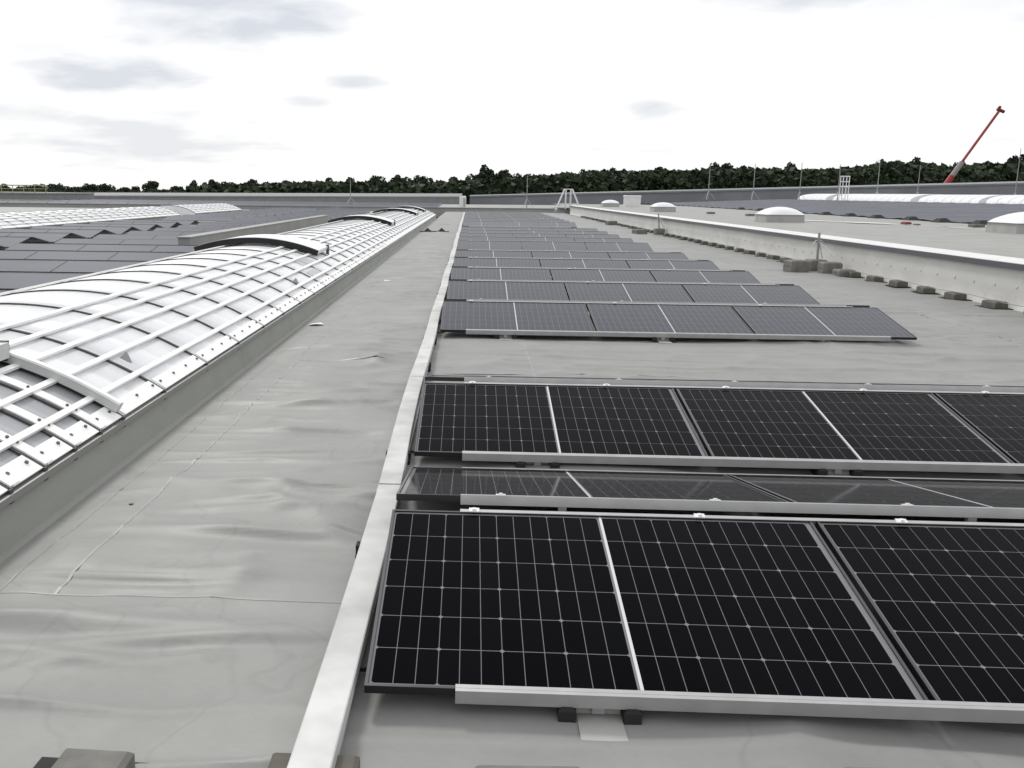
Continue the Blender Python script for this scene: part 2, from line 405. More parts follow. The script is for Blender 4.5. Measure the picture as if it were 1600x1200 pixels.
def vault(label, xoff, yA, yB, ribs, near, group=None):
    root = thing('barrel_skylight', label, 'skylight', (xoff, yA, 0), group)
    Y = lambda y: y - yA
    # curb: sloped membrane upstand both sides, kicked out at the foot
    m = MB(); n = 40 if near else 2
    for s in (1, -1):
        prof = [(1.73, -.01), (1.66, .012), (1.615, .19), (1.60, .245)]
        for (a, za), (b, zb) in zip(prof, prof[1:]):
            m.add([(VXC + s * a, Y(yA), za), (VXC + s * a, Y(yB), za), (VXC + s * b, Y(yB), zb), (VXC + s * b, Y(yA), zb)], [(0, 1, 2, 3) if s > 0 else (3, 2, 1, 0)])
    m.build('curb', 'membrane_curb', root)
    m = MB()
    for s in (1, -1): m.box((VXC + s * 1.625 - .02, Y(yA), .205), (VXC + s * 1.625 + .02, Y(yB), .238))
    m.build('eave_gutter', 'steel', root)
    for yk in (yA, yB):
        m = MB(); vs = [(VXC + 1.6, Y(yk), 0), (VXC - 1.6, Y(yk), 0)]; k = 16
        for i in range(k + 1): x, z = arc(-TH + 2 * TH * i / k); vs.append((x, Y(yk), z))
        m.add(vs, [tuple(range(len(vs)))]); m.build('end_wall', 'poly', root)
    # panes (one bent sheet per bay)
    cache = {}
    for a, b in zip(ribs, ribs[1:]):
        k = round(b - a, 3)
        flap = near and b <= 5.66
        key = (k, flap)
        if key not in cache:
            mb = MB(); arc_strip(mb, -TH, TH, .012, k - .012, -.016, 0, 28); cache[key] = mb.mesh('pane', 'poly_flap' if flap else 'poly', True)
        link('pane', cache[key], root, (0, Y(a), 0))
    # ribs: dark gasket and a pale cover profile beside it
    mg_ = MB(); arc_strip(mg_, -TH, TH, -.014, .012, -.01, .012, 28); gm = mg_.mesh('rib', 'seal', False)
    mc_ = MB(); arc_strip(mc_, -TH, TH, .012, .055, -.01, .008, 28); cm = mc_.mesh('rib_cover', 'grey_profile', False)
    wide = MB(); arc_strip(wide, -TH, TH, .012, .105, -.01, .020, 28); wm = wide.mesh('rib_cover', 'white_profile')
    for a in ribs:
        r_ = link('rib', gm, root, (0, Y(a), 0))
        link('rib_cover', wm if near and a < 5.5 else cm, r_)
    # purlin bars lying over the panes
    for s in (1, -1):
        for th in PUR:
            mb = MB(); w = .020 / VR
            arc_strip(mb, s * th - w, s * th + w, 0, Y(yB), .012, .032, 1); mb.build('purlin', 'white_profile', root)
    # eave plates per bay with bolt heads
    pc = {}
    w0, w1 = TH - .004, TH - .038
    for a, b in zip(ribs, ribs[1:]):
        k = round(b - a, 3)
        if k not in pc:
            mb = MB(); arc_strip(mb, w1, w0 + .006, .045, k - .02, .004, .014, 2); mb2 = MB()
            nb = max(2, round(k / .28))
            for i in range(nb):
                yb_ = .1 + (k - .17) * i / (nb - 1); x, z = arc((w0 + w1) / 2, .013); x2, z2 = arc((w0 + w1) / 2, .024)
                mb2.bar((x, yb_, z), (x2, yb_, z2), .011, 6)
            xx, zz = arc(TH + .004, .0); mb3 = MB(); mb3.box((xx - .03, -.02, zz - .055), (xx + .012, .012, zz + .012))
            pc[k] = (mb.mesh('eave_plate', 'white_profile'), mb2.mesh('bolts', 'bolt'), mb3.mesh('bracket', 'seal'))
        e = link('eave_plate', pc[k][0], root, (0, Y(a), 0))
        if near and a < 24:
            link('bolts', pc[k][1], e); link('bracket', pc[k][2], e)
    return root
RB = [1.19 + .37 * i for i in range(12)] + [5.63] + [6.44 + 1.09 * i for i in range(51)]
RB = sorted(set(round(v, 3) for v in RB if not (5.3 < v < 5.6)))
sk1 = vault('long vaulted translucent skylight with white bars left of the walkway', 0, 1.19, RB[-1], RB, True)
# screws on the wide covers of the near vent section
scr = MB()
for a in [v for v in RB if v < 5.5]:
    for th in PUR + [TH - .05]:
        x, z = arc(th - .012, .019); x2, z2 = arc(th - .012, .030)
        scr.bar((x, a + .06 - 1.19, z), (x2, a + .06 - 1.19, z2), .010, 6)
scr.build('screws', 'bolt', sk1)
# raised frame of the near vent flap
fl = MB(); arc_strip(fl, PUR[4] - .25, TH - .012, 5.63 - 1.19 - .035, 5.63 - 1.19 + .035, .02, .075, 24); fl.build('flap_frame', 'grey_profile', sk1)
fl = MB(); arc_strip(fl, PUR[4] - .25, TH - .012, 5.63 - 1.19 - .045, 5.63 - 1.19 + .0, .0752, .09, 24); fl.build('flap_frame_cap', 'white_profile', sk1)
bm_ = MB(); th = (PUR[3] + PUR[2]) / 2; x, z = arc(th, .06); bm_.box((x - .07, 1.2, z - .02), (x + .07, 5.58 - 1.19, z + .075)); bm_.build('flap_beam', 'grey_profile', sk1)
ac = MB(); ac.cbox((x, 5.60 - 1.19, z + .02), (.10, .05, .12)); ac.build('actuator', 'seal', sk1)
# small wedge stop and raised flaps further along
wd = MB(); x, z = arc(PUR[1] + .03, .012); wd.add([(x - .06, 0, z), (x + .04, 0, z - .02), (x - .01, .10, z), (x - .01, .04, z + .055)], [(0, 1, 3), (1, 2, 3), (2, 0, 3), (0, 2, 1)])
wd.build('wedge_stop', 'steel', sk1, loc=(0, 6.62 - 1.19, 0))
wd2 = MB(); wd2.add(wd.v, wd.f); wd2.build('wedge_stop', 'steel', sk1, loc=(.1, 12.9 - 1.19, -.02))
for yk, ln in ((16.45, 1.25), (32.3, 1.4), (47.5, 1.4), (56.0, 1.2)):
    f_ = MB(); arc_strip(f_, -.33, th_of(-2.66), yk - 1.19 + .02, yk - 1.19 + ln, .055, .135, 24); fo = f_.build('raised_flap', 'poly', sk1)
    e_ = MB(); arc_strip(e_, -.335, th_of(-2.65), yk - 1.19 - .03, yk - 1.19 + .018, .035, .128, 24); e_.build('flap_edge', 'rubber', fo)
    h_ = MB(); x, z = arc(th_of(-2.64), .03); h_.box((x - .02, yk - 1.19 + ln - .1, z - .06), (x + .03, yk - 1.19 + ln - .02, z + .14)); h_.build('hinge_post', 'bolt', fo)
# louvred vent grilles low on the vault
for (thc, yk) in ((PUR[1] - .04, 14.9), (PUR[0] - .02, 14.3)):
    lv = MB()
    for i in range(7): arc_strip(lv, thc - .032, thc + .032, yk - 1.19 + i * .13, yk - 1.19 + i * .13 + .05, .014, .022, 2)
    lv.build('louvre_grille', 'grey_profile', sk1)

ribs2 = [12 + 1.09 * i for i in range(39)]
vault('far vaulted skylight across the solar field at the left edge', -14.1 - .05, 12, ribs2[-1], ribs2, False)
ribs3 = [58 + 1.09 * i for i in range(12)]
vault('short far vaulted skylight beyond the long left one', -14.6, 58, ribs3[-1], ribs3, False)

# ------------------------------------------------------------------ solar panels
MW, MH, MT, GAP = 1.762, 1.134, .030, .022
TILT = .1801
def frame_mesh():
    m = MB(); l = .011
    m.box((0, 0, -MT), (MW, l, 0)); m.box((0, MH - l, -MT), (MW, MH, 0))
    m.box((0, l, -MT), (l, MH - l, 0)); m.box((MW - l, l, -MT), (MW, MH - l, 0))
    m.m = [0] * 24
    for b_ in range(4): m.m[b_ * 6 + 1] = 1
    return m.mesh('frame', ['black_frame', 'frame_lip'])
FRAME = frame_mesh()
b = MB(); b.box((.0112, .0112, -.012), (MW - .0112, MH - .0112, -.0065)); BACK = b.mesh('backsheet', 'backsheet')
b = MB(); b.box((.881 - .0055, .014, -.0064), (.881 + .0055, MH - .014, -.0052)); RIBBON = b.mesh('centre_ribbon', 'ribbon')
CW, CH = .0708, .182
def cellmesh(kind):
    g_ = .0014; gv = .0022; w, h, c, z = CW - g_ * 2, CH - gv * 2, .0075, .0007
    pl = [(0, 0), (w, 0), (w, h), (0, h)]
    if kind == 0: pl = [(c, 0), (w, 0), (w, h), (c, h), (0, h - c), (0, c)]
    if kind == 2: pl = [(0, 0), (w - c, 0), (w, c), (w, h - c), (w - c, h), (0, h)]
    n = len(pl); vs = [(x, y, 0) for x, y in pl] + [(x, y, z) for x, y in pl]
    m = MB(); m.add(vs, [tuple(range(n, 2 * n))] + [(i, (i + 1) % n, n + (i + 1) % n, n + i) for i in range(n)])
    return m.mesh('cell', 'cell')
CELLS = [cellmesh(i) for i in range(3)]
def far_mesh():
    m = MB(); l = .011
    m.box((0, 0, -MT), (MW, l, 0), 0); m.box((0, MH - l, -MT), (MW, MH, 0), 0)
    m.box((0, l, -MT), (l, MH - l, 0), 0); m.box((MW - l, l, -MT), (MW, MH - l, 0), 0)
    for b_ in range(4): m.m[b_ * 6 + 1] = 1
    m.box((l, l, -.012), (MW - l, MH - l, -.003), 2)
    return m
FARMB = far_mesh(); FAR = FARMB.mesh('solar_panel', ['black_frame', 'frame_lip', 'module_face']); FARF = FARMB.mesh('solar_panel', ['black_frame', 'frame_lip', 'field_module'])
FARX = MB(); _ = FARX
LOW_Z = 1.64 - 1.5371                     # height of the lower module edge
RUN = MH * math.cos(TILT); RISE = MH * math.sin(TILT)
RIDGE = .215                               # gap between the two upper edges of a back-to-back pair
X0 = -.305
def panel(x, y, z, facing, label, group, full, me=None):
    rot = (TILT, 0, 0) if facing else (TILT, 0, math.pi)
    if full:
        p = thing('solar_panel', label, 'solar panel', (x, y, z), group, rot)
        link('frame', FRAME, p); link('backsheet', BACK, p); link('centre_ribbon', RIBBON, p)
        for r_ in range(6):
            for c_ in range(24):
                half = c_ // 12
                u = .0185 + c_ * CW + half * .0125; v = .0205 + r_ * CH
                link('cell', CELLS[c_ % 3], p, (u + .0014, v + .0022, -.0064))
    else:
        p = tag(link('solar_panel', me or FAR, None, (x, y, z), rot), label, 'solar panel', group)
    return p
NTH = ['first', 'second', 'third', 'fourth', 'fifth', 'sixth', 'seventh', 'eighth', 'ninth', 'tenth', 'eleventh', 'twelfth', 'thirteenth', 'fourteenth', 'fifteenth', 'sixteenth', 'seventeenth', 'eighteenth', 'nineteenth', 'twentieth']
ORD = ['nearest', 'second', 'third', 'fourth', 'fifth', 'sixth', 'seventh', 'eighth', 'ninth', 'tenth', 'eleventh', 'twelfth']
POS = ['left', 'middle', 'right']
ROWS = [2.7435, 5.5182, 10.734, 13.55, 16.2, 18.85, 21.5, 26.1, 28.8, 31.5, 34.2, 36.9] + [45.0 + 2.7 * i for i in range(10)]

# shared profile meshes
RL = 3 * MW + 2 * GAP
m = MB(); CAPL = .29
m.box((CAPL, -.016, -.046), (RL - CAPL, -.001, .004)); m.box((CAPL, -.0008, .0012), (RL - CAPL, .016, .0045))
FRONT = m.mesh('front_profile', 'alu')
m = MB(); m.box((CAPL, MH + .001, -.040), (RL - CAPL, MH + .012, .004)); m.box((CAPL, MH - .012, .0012), (RL - CAPL, MH + .0008, .0045)); TOPP = m.mesh('ridge_profile', 'alu')
m = MB(); m.box((-.022, MH - .016, .0047), (.022, MH + .016, .009)); m.box((-.008, MH - .008, .0092), (.008, MH + .008, .015)); CLAMP = m.mesh('clamp', 'alu_bright')
m = MB(); m.bevbox((-.13, -.02, 0), (-.075, .10, .058), .012); m.bevbox((.075, -.02, 0), (.13, .10, .058), .012); m.box((-.0745, .06, .012), (.0745, .085, .052)); FOOT = m.mesh('rubber_foot', 'rubber')
m = MB(); m.add([(-.07, -.14, .012), (.075, -.15, .009), (.075, -.149, .0125), (-.07, -.139, .0155), (-.068, .035, .014), (.072, .035, .014), (-.068, .05, .06), (.072, .05, .06)],
                [(0, 1, 2, 3), (3, 2, 5, 4), (4, 5, 7, 6), (0, 3, 4), (1, 5, 2)]); PLATE = m.mesh('foot_plate', 'upstand')
m = MB(); m.box((-.02, .02, .02), (.02, 2 * RUN + RIDGE - .02, .05)); BASE = m.mesh('base_rail', 'alu')
m = MB(); m.box((-.018, RUN - .01, .05), (.018, RUN + .02, LOW_Z + RISE - .035)); m.box((-.018, RUN + RIDGE - .02, .05), (.018, RUN + RIDGE + .01, LOW_Z + RISE - .035)); POST = m.mesh('ridge_post', 'alu')

for k, y0 in enumerate(ROWS):
    full = k < 2; rear = k < 7
    far = k >= 12
    for j in range(3):
        x = X0 + j * (MW + GAP)
        if far:
            lab, grp = f'{POS[j]} solar panel in the {NTH[k - 12]} row of the far block before the roof end', 'panels of the far block near the roof end'
        else:
            lab = f'{POS[j]} solar panel of the {ORD[k]} row tilted towards the camera'
            if k == 0: lab = ('left black solar panel in the front row beside the white cable duct', 'middle black solar panel in the front row', 'front row solar panel cut off by the right edge of the photo')[j]
            grp = 'solar panels tilted towards the camera'
        panel(x, y0, LOW_Z, True, lab, grp, full)
        if rear:
            if k < 2:
                lab2 = f'{POS[j]} solar panel sloping away behind the ridge of the {ORD[k]} row'
                panel(x + MW, y0 + 2 * RUN + RIDGE, LOW_Z, False, lab2, 'solar panels tilted away from the camera', k == 0)
            else:
                panel(x + MW, y0 + 2 * RUN + RIDGE, LOW_Z, False, f'{POS[j]} solar panel hidden on the far slope of the {ORD[k]} row', 'solar panels tilted away from the camera', False)
    if far:
        lab, grp = f'silver mounting frame under the {NTH[k - 12]} row of the far block before the roof end', 'mounting frames of the far block'
    else:
        lab, grp = f'silver mounting frame and feet under the {ORD[k]} row of tilted panels', 'mounting frames under the panel rows'
    mf = thing('mounting_frame', lab, 'mounting frame', (X0, y0, 0), grp)
    fp = link('front_profile', FRONT, mf, (0, 0, LOW_Z), (TILT, 0, 0)); link('ridge_profile', TOPP, mf, (0, 0, LOW_Z), (TILT, 0, 0))
    if rear:
        link('front_profile', FRONT, mf, (RL, 2 * RUN + RIDGE, LOW_Z), (TILT, 0, math.pi))
        link('ridge_profile', TOPP, mf, (RL, 2 * RUN + RIDGE, LOW_Z), (TILT, 0, math.pi))
    if not far:
        for j in range(3):
            for u in (.32, 1.27) if k < 2 else (.32,):
                link('clamp', CLAMP, mf, (j * (MW + GAP) + u + .03, 0, LOW_Z), (TILT, 0, 0))
                if rear: link('clamp', CLAMP, mf, (j * (MW + GAP) + u + .15, 2 * RUN + RIDGE, LOW_Z), (TILT, 0, math.pi))
            u = j * (MW + GAP) + .745
            f_ = link('rubber_foot', FOOT, mf, (u, .0, 0)); link('foot_plate', PLATE, mf, (u, .0, 0))
            link('base_rail', BASE, mf, (u, 0, 0)); link('ridge_post', POST, mf, (u, 0, 0))
            link('rubber_foot', FOOT, mf, (u, 2 * RUN + RIDGE, 0), (0, 0, math.pi))

# solar fields on the neighbouring bays
def field(x0, nx, ylist, label, group, rear=True):
    cols = ['far side', 'middle', 'near side'] if nx == 3 else ['far side', 'near side']
    for i, y0 in enumerate(ylist):
        for j in range(nx):
            x = x0 + j * (MW + GAP)
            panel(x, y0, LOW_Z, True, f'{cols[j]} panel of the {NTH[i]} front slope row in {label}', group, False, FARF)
            if rear: panel(x + MW, y0 + 2 * RUN + RIDGE, LOW_Z, False, f'{cols[j]} panel of the {NTH[i]} back slope row in {label}', group, False, FARF)
def field_stuff(name, label, spots, lift=lambda x, y: 0.0, rear=False, tilt=TILT, ridge=.215, face='module_face'):
    m = MB(); base_v = np.array(FARMB.v); ct, st = math.cos(tilt), math.sin(tilt); run = MH * ct
    allv = []; allf = []; allm = []
    for (x, y) in spots:
        for fc in ((True, False) if rear else (True,)):
            v = base_v.copy(); Yv = v[:, 1] * ct - v[:, 2] * st; Zv = v[:, 1] * st + v[:, 2] * ct
            if fc: P_ = np.stack([v[:, 0] + x, Yv + y, Zv], 1)
            else: P_ = np.stack([x + MW - v[:, 0], y + 2 * run + ridge - Yv, Zv], 1)
            P_[:, 2] += LOW_Z + np.array([lift(q_, y) for q_ in P_[:, 0]])
            kk = len(m.v); m.v += [tuple(p) for p in P_]; m.f += [tuple(i + kk for i in q_) for q_ in FARMB.f]; m.m += FARMB.m
    return tag(m.build(name, ['black_frame', 'frame_lip', face]), label, 'solar panels', kind='stuff')
field(-11.15, 3, [11.2 + 2.68 * i for i in range(5)], 'the field beyond the long skylight', 'panels of the field left of the long skylight')
field(-15.75, 2, [14.2 + 2.68 * i for i in range(11)], 'the strip by far left skylight', 'panels of the strip beside the far left skylight')
field_stuff('solar_field', 'distant pale grey solar field beyond the long vaulted skylight', [(-11.15 + j * (MW + GAP), 24.6 + 2.68 * i) for i in range(19) for j in range(2)], face='field_module')
field_stuff('solar_field', 'distant solar rows beside the short far vaulted skylight', [(-15.75 + j * (MW + GAP), 48.5 + 2.68 * i) for i in range(11) for j in range(2)], face='field_module')

# ------------------------------------------------------------------ cable duct
duct_ys = [-1.2 + 3.0 * i for i in range(26)]
dx = [0] * 27
for i in range(27): dx[i] = rnd.uniform(-.010, .010)
dx[2] = .012; dx[3] = -.014
duct = thing('cable_duct', 'long white galvanised cable duct beside the left ends of the panels', 'cable duct', (-.405, 0, 0))
for i, ya in enumerate(duct_ys):
    yb = ya + 3.0 - .004
    m = MB(); a, c = dx[i], dx[i + 1]; w = .0595; zt = .122 + rnd.uniform(-.002, .002); segs = 10
    vs = []
    for s_ in range(segs + 1):
        t_ = s_ / segs; y = ya + (yb - ya) * t_; xo = a + (c - a) * t_ + .006 * math.sin(t_ * math.pi) * (1 if i % 2 else -1)
        wz = .0015 * math.sin(t_ * 9 + i)
        vs += [(xo - w, y, zt - .05), (xo - w, y, zt - .003 + wz), (xo - w + .004, y, zt + wz), (xo + w - .004, y, zt + wz), (xo + w, y, zt - .003 + wz), (xo + w, y, zt - .05)]
    fs = []
    for s_ in range(segs):
        for e_ in range(5):
            p = s_ * 6 + e_; fs.append((p, p + 1, p + 7, p + 6))
    fs += [(0, 5, 4, 3, 2, 1), tuple(segs * 6 + j for j in range(6))]
    m.add(vs, fs); m.build('cover', 'tray_metal', duct)
    m = MB(); m.box((min(a, c) - .05, ya + .01, .045), (max(a, c) + .05, yb - .01, .071)); m.build('trough', 'alu', duct)
m = MB(); m.box((-.075, -.055, 0), (.072, .055, .045)); m.box((-.075, -.03, .0452), (-.060, .03, .085)); m.box((.060, -.03, .0452), (.075, .03, .085)); SUP = m.mesh('support_block', 'rubber')
for i in range(44):
    link('support_block', SUP, duct, (0, 4.02 + 1.55 * i, 0))
m = MB(); m.bevbox((-.125, -.12, 0), (.125, .08, .079), .012); o = m.build('support_paver', 'concrete', duct, loc=(0, 2.33, 0))
# side brackets sticking out under the duct
for yb_ in (3.9, 5.4): 
    m = MB(); m.box((-.14, 0, .012), (-.06, .06, .018)); m.build('side_bracket', 'upstand', duct, loc=(0, yb_, 0))

# ------------------------------------------------------------------ pavers in the foreground
def paver(label, x, y, sx, sy, sz, mat_='concrete_grey', mats_=None, rz=0, z=0, group='concrete ballast pavers in the foreground'):
    r_ = thing('ballast_paver', label, 'paver', (x, y, z), group, (0, 0, rz))
    zb = 0
    if mats_:
        m = MB(); m.box((-mats_[0] / 2, -mats_[1] / 2, .002), (mats_[0] / 2, mats_[1] / 2, .012)); m.build('rubber_mat', 'rubber', r_); zb = .0122
    m = MB(); m.bevbox((-sx / 2, -sy / 2, zb), (sx / 2, sy / 2, zb + sz), .014); m.build('block', mat_, r_)
    return r_
paver('grey paver on a black rubber mat at the lower left corner', -1.035, 2.33, .205, .16, .055, mats_=(.37, .20), rz=-.03)
paver('low grey paver at the bottom edge below the front panel row', .20, 2.36, .30, .16, .05, rz=.04)
paver('low grey paver at the bottom edge towards the right corner', 1.33, 2.40, .46, .18, .05, rz=-.03)

# ------------------------------------------------------------------ parapet wall and raised roof on the right
WX = 8.2; WT = .60
pw = thing('parapet_wall', 'long pale membrane-clad wall with white metal coping on the right', 'wall', (WX, 0, 0))
yws = np.arange(-8, 79.01, .5); zs = np.array([-.01, .05, .12, .25, .4, WT])
gy, gz = np.meshgrid(yws, zs); bulge = .028 * fbm(gy * .8, gz * 3 + 5, 3) + np.where(gz < .1, -.05 * (1 - gz / .1), 0)
m = MB(); nz_, ny_ = gy.shape
vs = [(float(bulge[i, j]), float(gy[i, j]), float(gz[i, j])) for i in range(nz_) for j in range(ny_)]
fs = [(i * ny_ + j, (i + 1) * ny_ + j, (i + 1) * ny_ + j + 1, i * ny_ + j + 1) for i in range(nz_ - 1) for j in range(ny_ - 1)]
m.add(vs, fs); m.build('wall_face', 'membrane_wall', pw, True)
m = MB(); m.box((.0, 79.0, 0), (.5, 79.05, WT)); m.build('wall_end', 'membrane_wall', pw)
# fixing caps: faint bumps along the wall
bump_ = MB()
for i in range(70):
    y = 9 + i * .62; bump_.bar((-.004, y, .33 + .01 * math.sin(i)), (-.010, y, .33 + .01 * math.sin(i)), .030, 8, r2=.018)
bump_.build('fixing_caps', 'membrane_wall', pw)
for i in range(29):
    ya = -8 + 3 * i; yb = ya + 2.994
    c_ = None
    m = MB(); m.box((-.075, ya, WT - .005), (-.055, yb, WT + .085)); eo = m.build('shaded_coping_edge', 'shaded_coping_edge', pw)
    m = MB(); m.add([(-.080, ya, WT + .0852), (-.080, yb, WT + .0852), (.34, yb, WT + .118), (.34, ya, WT + .118), (-.080, ya, WT + .0952), (-.080, yb, WT + .0952), (.34, yb, WT + .128), (.34, ya, WT + .128)],
                    [(4, 7, 6, 5), (0, 1, 2, 3), (0, 4, 5, 1), (2, 6, 7, 3), (0, 3, 7, 4), (1, 5, 6, 2)])
    m.build('coping', 'coping_white', pw)
m = MB(); gx_ = np.linspace(WX + .30, 20.2, 30); gyy = np.linspace(-8, 100, 90); A_, B_ = np.meshgrid(gx_, gyy)
rr_ = sheet('raised_roof', A_, B_, (.60 + .03 * fbm(A_ * .4, B_ * .4, 3)).ravel(), 'membrane_light'); tag(rr_, 'pale raised roof beyond the wall on the right', kind='structure')

# conductor blocks along the wall foot
blk = MB(); blk.bevbox((-.10, -.17, .012), (.10, .17, .11), .018); BLK = blk.mesh('block', 'concrete')
mt = MB(); mt.box((-.16, -.24, .003), (.16, .24, .0118)); MTM = mt.mesh('rubber_mat', 'rubber')
bys = [10.6, 11.6, 12.55, 13.6, 14.75, 15.95, 16.95, 18.1, 19.1, 20.2] + [23.4 + 1.05 * i for i in range(44)]
for i, y in enumerate(bys):
    o_ = thing('conductor_block', 'concrete wire holder block in the row along the foot of the wall', 'block', (8.0 + rnd.uniform(-.02, .02), y, .0), 'wire holder blocks along the foot of the wall', (0, 0, rnd.uniform(-.15, .15)))
    if i < 20: o_['label'] = f'{NTH[i]} small wire holder block along the wall counted from the camera'
    link('block', BLK, o_); link('rubber_mat', MTM, o_)
wire = MB(); pts = []
for y in np.arange(8, 70, .5): pts.append((8.0 + .02 * math.sin(y * 3), y, .135 - .03 * abs(math.sin(y * 1.4))))
wire.path(pts, .006, 5); tag(wire.build('conductor_wire', 'steel'), 'thin metal wire running over the blocks along the wall', 'wire')

def big_block(x, y, sx, sy, sz, label, rz=0):
    r_ = thing('concrete_weight', label, 'block', (x, y, 0), 'concrete weights round the lightning rods', (0, 0, rz))
    m = MB(); m.bevbox((-sx / 2, -sy / 2, .003), (sx / 2, sy / 2, sz), .03); m.build('block', 'concrete_grey', r_)
    m = MB(); m.box((-sx / 2 - .004, -sy / 2 + .06, sz * .45), (-sx / 2 - .0002, sy / 2 - .06, sz * .55)); m.build('groove', 'concrete', r_); return r_
big_block(7.25, 21.45, .40, .42, .25, 'large concrete weight standing apart on the roof near the rod', .1)
big_block(7.78, 21.75, .38, .40, .25, 'concrete weight carrying the near upright rod', .05)
big_block(7.80, 20.95, .40, .40, .25, 'concrete weight just right of the near upright rod', -.06)
big_block(7.88, 20.35, .36, .36, .14, 'low concrete weight at the right end of the rod group', .04)
def rod(x, y, label, h, lean):
    r_ = thing('lightning_rod', label, 'rod', (x, y, 0), 'rods with stays along the wall')
    m = MB(); m.bar((0, 0, .24), (lean, 0, h), .028); m.build('pole', 'steel', r_)
    m = MB(); m.bar((0, 0, h * .78), (.25, -.75, .24), .010); m.bar((0, 0, h * .78), (.3, .5, .24), .010); m.build('stay', 'galv', r_)
    m = MB(); m.path([(-.12, 0, h * .70), (-.05, 0, h * .8), (.05, 0, h * .8), (.12, 0, h * .70)], .010); m.build('collar', 'galv', r_)
rod(7.80, 21.75, 'short upright rod with stays standing by the wall', .84, 0)
rod(7.95, 40.6, 'far leaning rod with stay against the wall', .86, -.06)
big_block(7.9, 40.3, .40, .45, .26, 'far concrete weight beside the leaning rod', 0)
big_block(7.2, 40.9, .46, .60, .2, 'far concrete weight on a mat in front of the wall', .2)
big_block(7.7, 52.5, .5, .5, .22, 'farthest concrete weight near the end of the wall', .2)

# domes on the raised roof
def dome(x, y, s, label):
    r_ = thing('roof_dome', label, 'skylight dome', (x, y, .60), 'domed rooflights on the raised roof')
    m = MB(); h = .30; a = s / 2
    m.add([(-a, -a, -.02), (a, -a, -.02), (a, a, -.02), (-a, a, -.02), (-a * .97, -a * .97, h), (a * .97, -a * .97, h), (a * .97, a * .97, h), (-a * .97, a * .97, h)],
          [(0, 1, 5, 4), (1, 2, 6, 5), (2, 3, 7, 6), (3, 0, 4, 7)]); m.build('upstand', 'upstand', r_)
    m = MB(); n = 14; vs = []
    for i in range(n + 1):
        for j in range(n + 1):
            u, v = -1 + 2 * i / n, -1 + 2 * j / n
            vs.append((u * a * 1.03, v * a * 1.03, h + .002 + .34 * s / 1.7 * ((1 - u * u) * (1 - v * v)) ** .55))
    m.add(vs, [(i * (n + 1) + j, (i + 1) * (n + 1) + j, (i + 1) * (n + 1) + j + 1, i * (n + 1) + j + 1) for i in range(n) for j in range(n)]); m.build('shell', 'dome', r_, True)
dome(12.55, 39.6, 1.52, 'large white domed rooflight in the middle of the raised roof')
dome(12.0, 60.5, 1.35, 'second white domed rooflight further along the raised roof')
dome(11.7, 81.0, 1.35, 'farthest white domed rooflight beside the white box')
dome(17.1, 30.2, 1.7, 'white domed rooflight cut off by the right edge')
vb = thing('vent_box', 'white rooftop box behind the farthest dome', 'vent box', (14.0, 84, .6))
m = MB(); m.box((-.66, -.5, -.02), (.66, .5, .84)); m.build('body', 'coping_white', vb)
m = MB(); m.bevbox((-.70, -.55, .8402), (.70, .55, .95), .06); m.build('lid', 'coping_white', vb)

# flat white patches and bits on the raised roof
def patch(name, label, pts, z, m_, cat, group=None):
    m = MB(); n = len(pts); m.add([(x, y, z) for x, y in pts] + [(x, y, z + .012) for x, y in pts], [tuple(range(n, 2 * n))] + [(i, (i + 1) % n, n + (i + 1) % n, n + i) for i in range(n)])
    return tag(m.build(name, m_), label, cat, group)
def strip_pts(x0, y0, x1, y1, w):
    a = []; b_ = []
    for i in range(9):
        t_ = i / 8; a.append((x0 + (x1 - x0) * t_ + rnd.uniform(-.12, .12), y0 + (y1 - y0) * t_ - w / 2 * rnd.uniform(.3, 1)))
        b_.append((x0 + (x1 - x0) * t_, y0 + (y1 - y0) * t_ + w / 2 * rnd.uniform(.3, 1)))
    return a + b_[::-1]
patch('white_patch', 'long white strip lying right of the large dome', strip_pts(14.2, 41.5, 16.2, 37.6, 1.6), .625, 'plain_white', 'foil sheet')
patch('white_patch', 'white patch near the far edge of the raised roof', strip_pts(16.6, 35.8, 16.9, 32.6, 1.5), .625, 'plain_white', 'foil sheet')
patch('white_patch', 'small white patch left of the cut-off dome', strip_pts(17.0, 32.0, 16.4, 30.4, .9), .625, 'plain_white', 'foil sheet')
m = MB(); m.bevbox((-.11, -.22, 0), (.11, .22, .09), .03); m.bevbox((.05, -.8, 0), (.18, -.45, .04), .015); tag(m.build('tool_bag', 'dark_red', loc=(16.7, 37.6, .62)), 'small dark red bag lying on the raised roof', 'bag')
for i, (x, y, lb) in enumerate([(18.2, 35.4, 'leftmost of the four blocks behind the white patches'), (18.5, 33.6, 'second of the four blocks behind the white patches'), (18.6, 32.0, 'third of the four blocks behind the white patches'), (18.5, 30.4, 'small dark block nearest the cut-off dome'), (13.6, 55, 'far small block right of the second dome'), (14.5, 50.5, 'small block between the second dome and the large dome')]):
    m = MB(); m.bevbox((-.2, -.2, 0), (.2, .2, .10), .03); tag(m.build('roof_block', 'concrete', loc=(x, y, .61)), lb, 'block', 'small blocks on the raised roof')

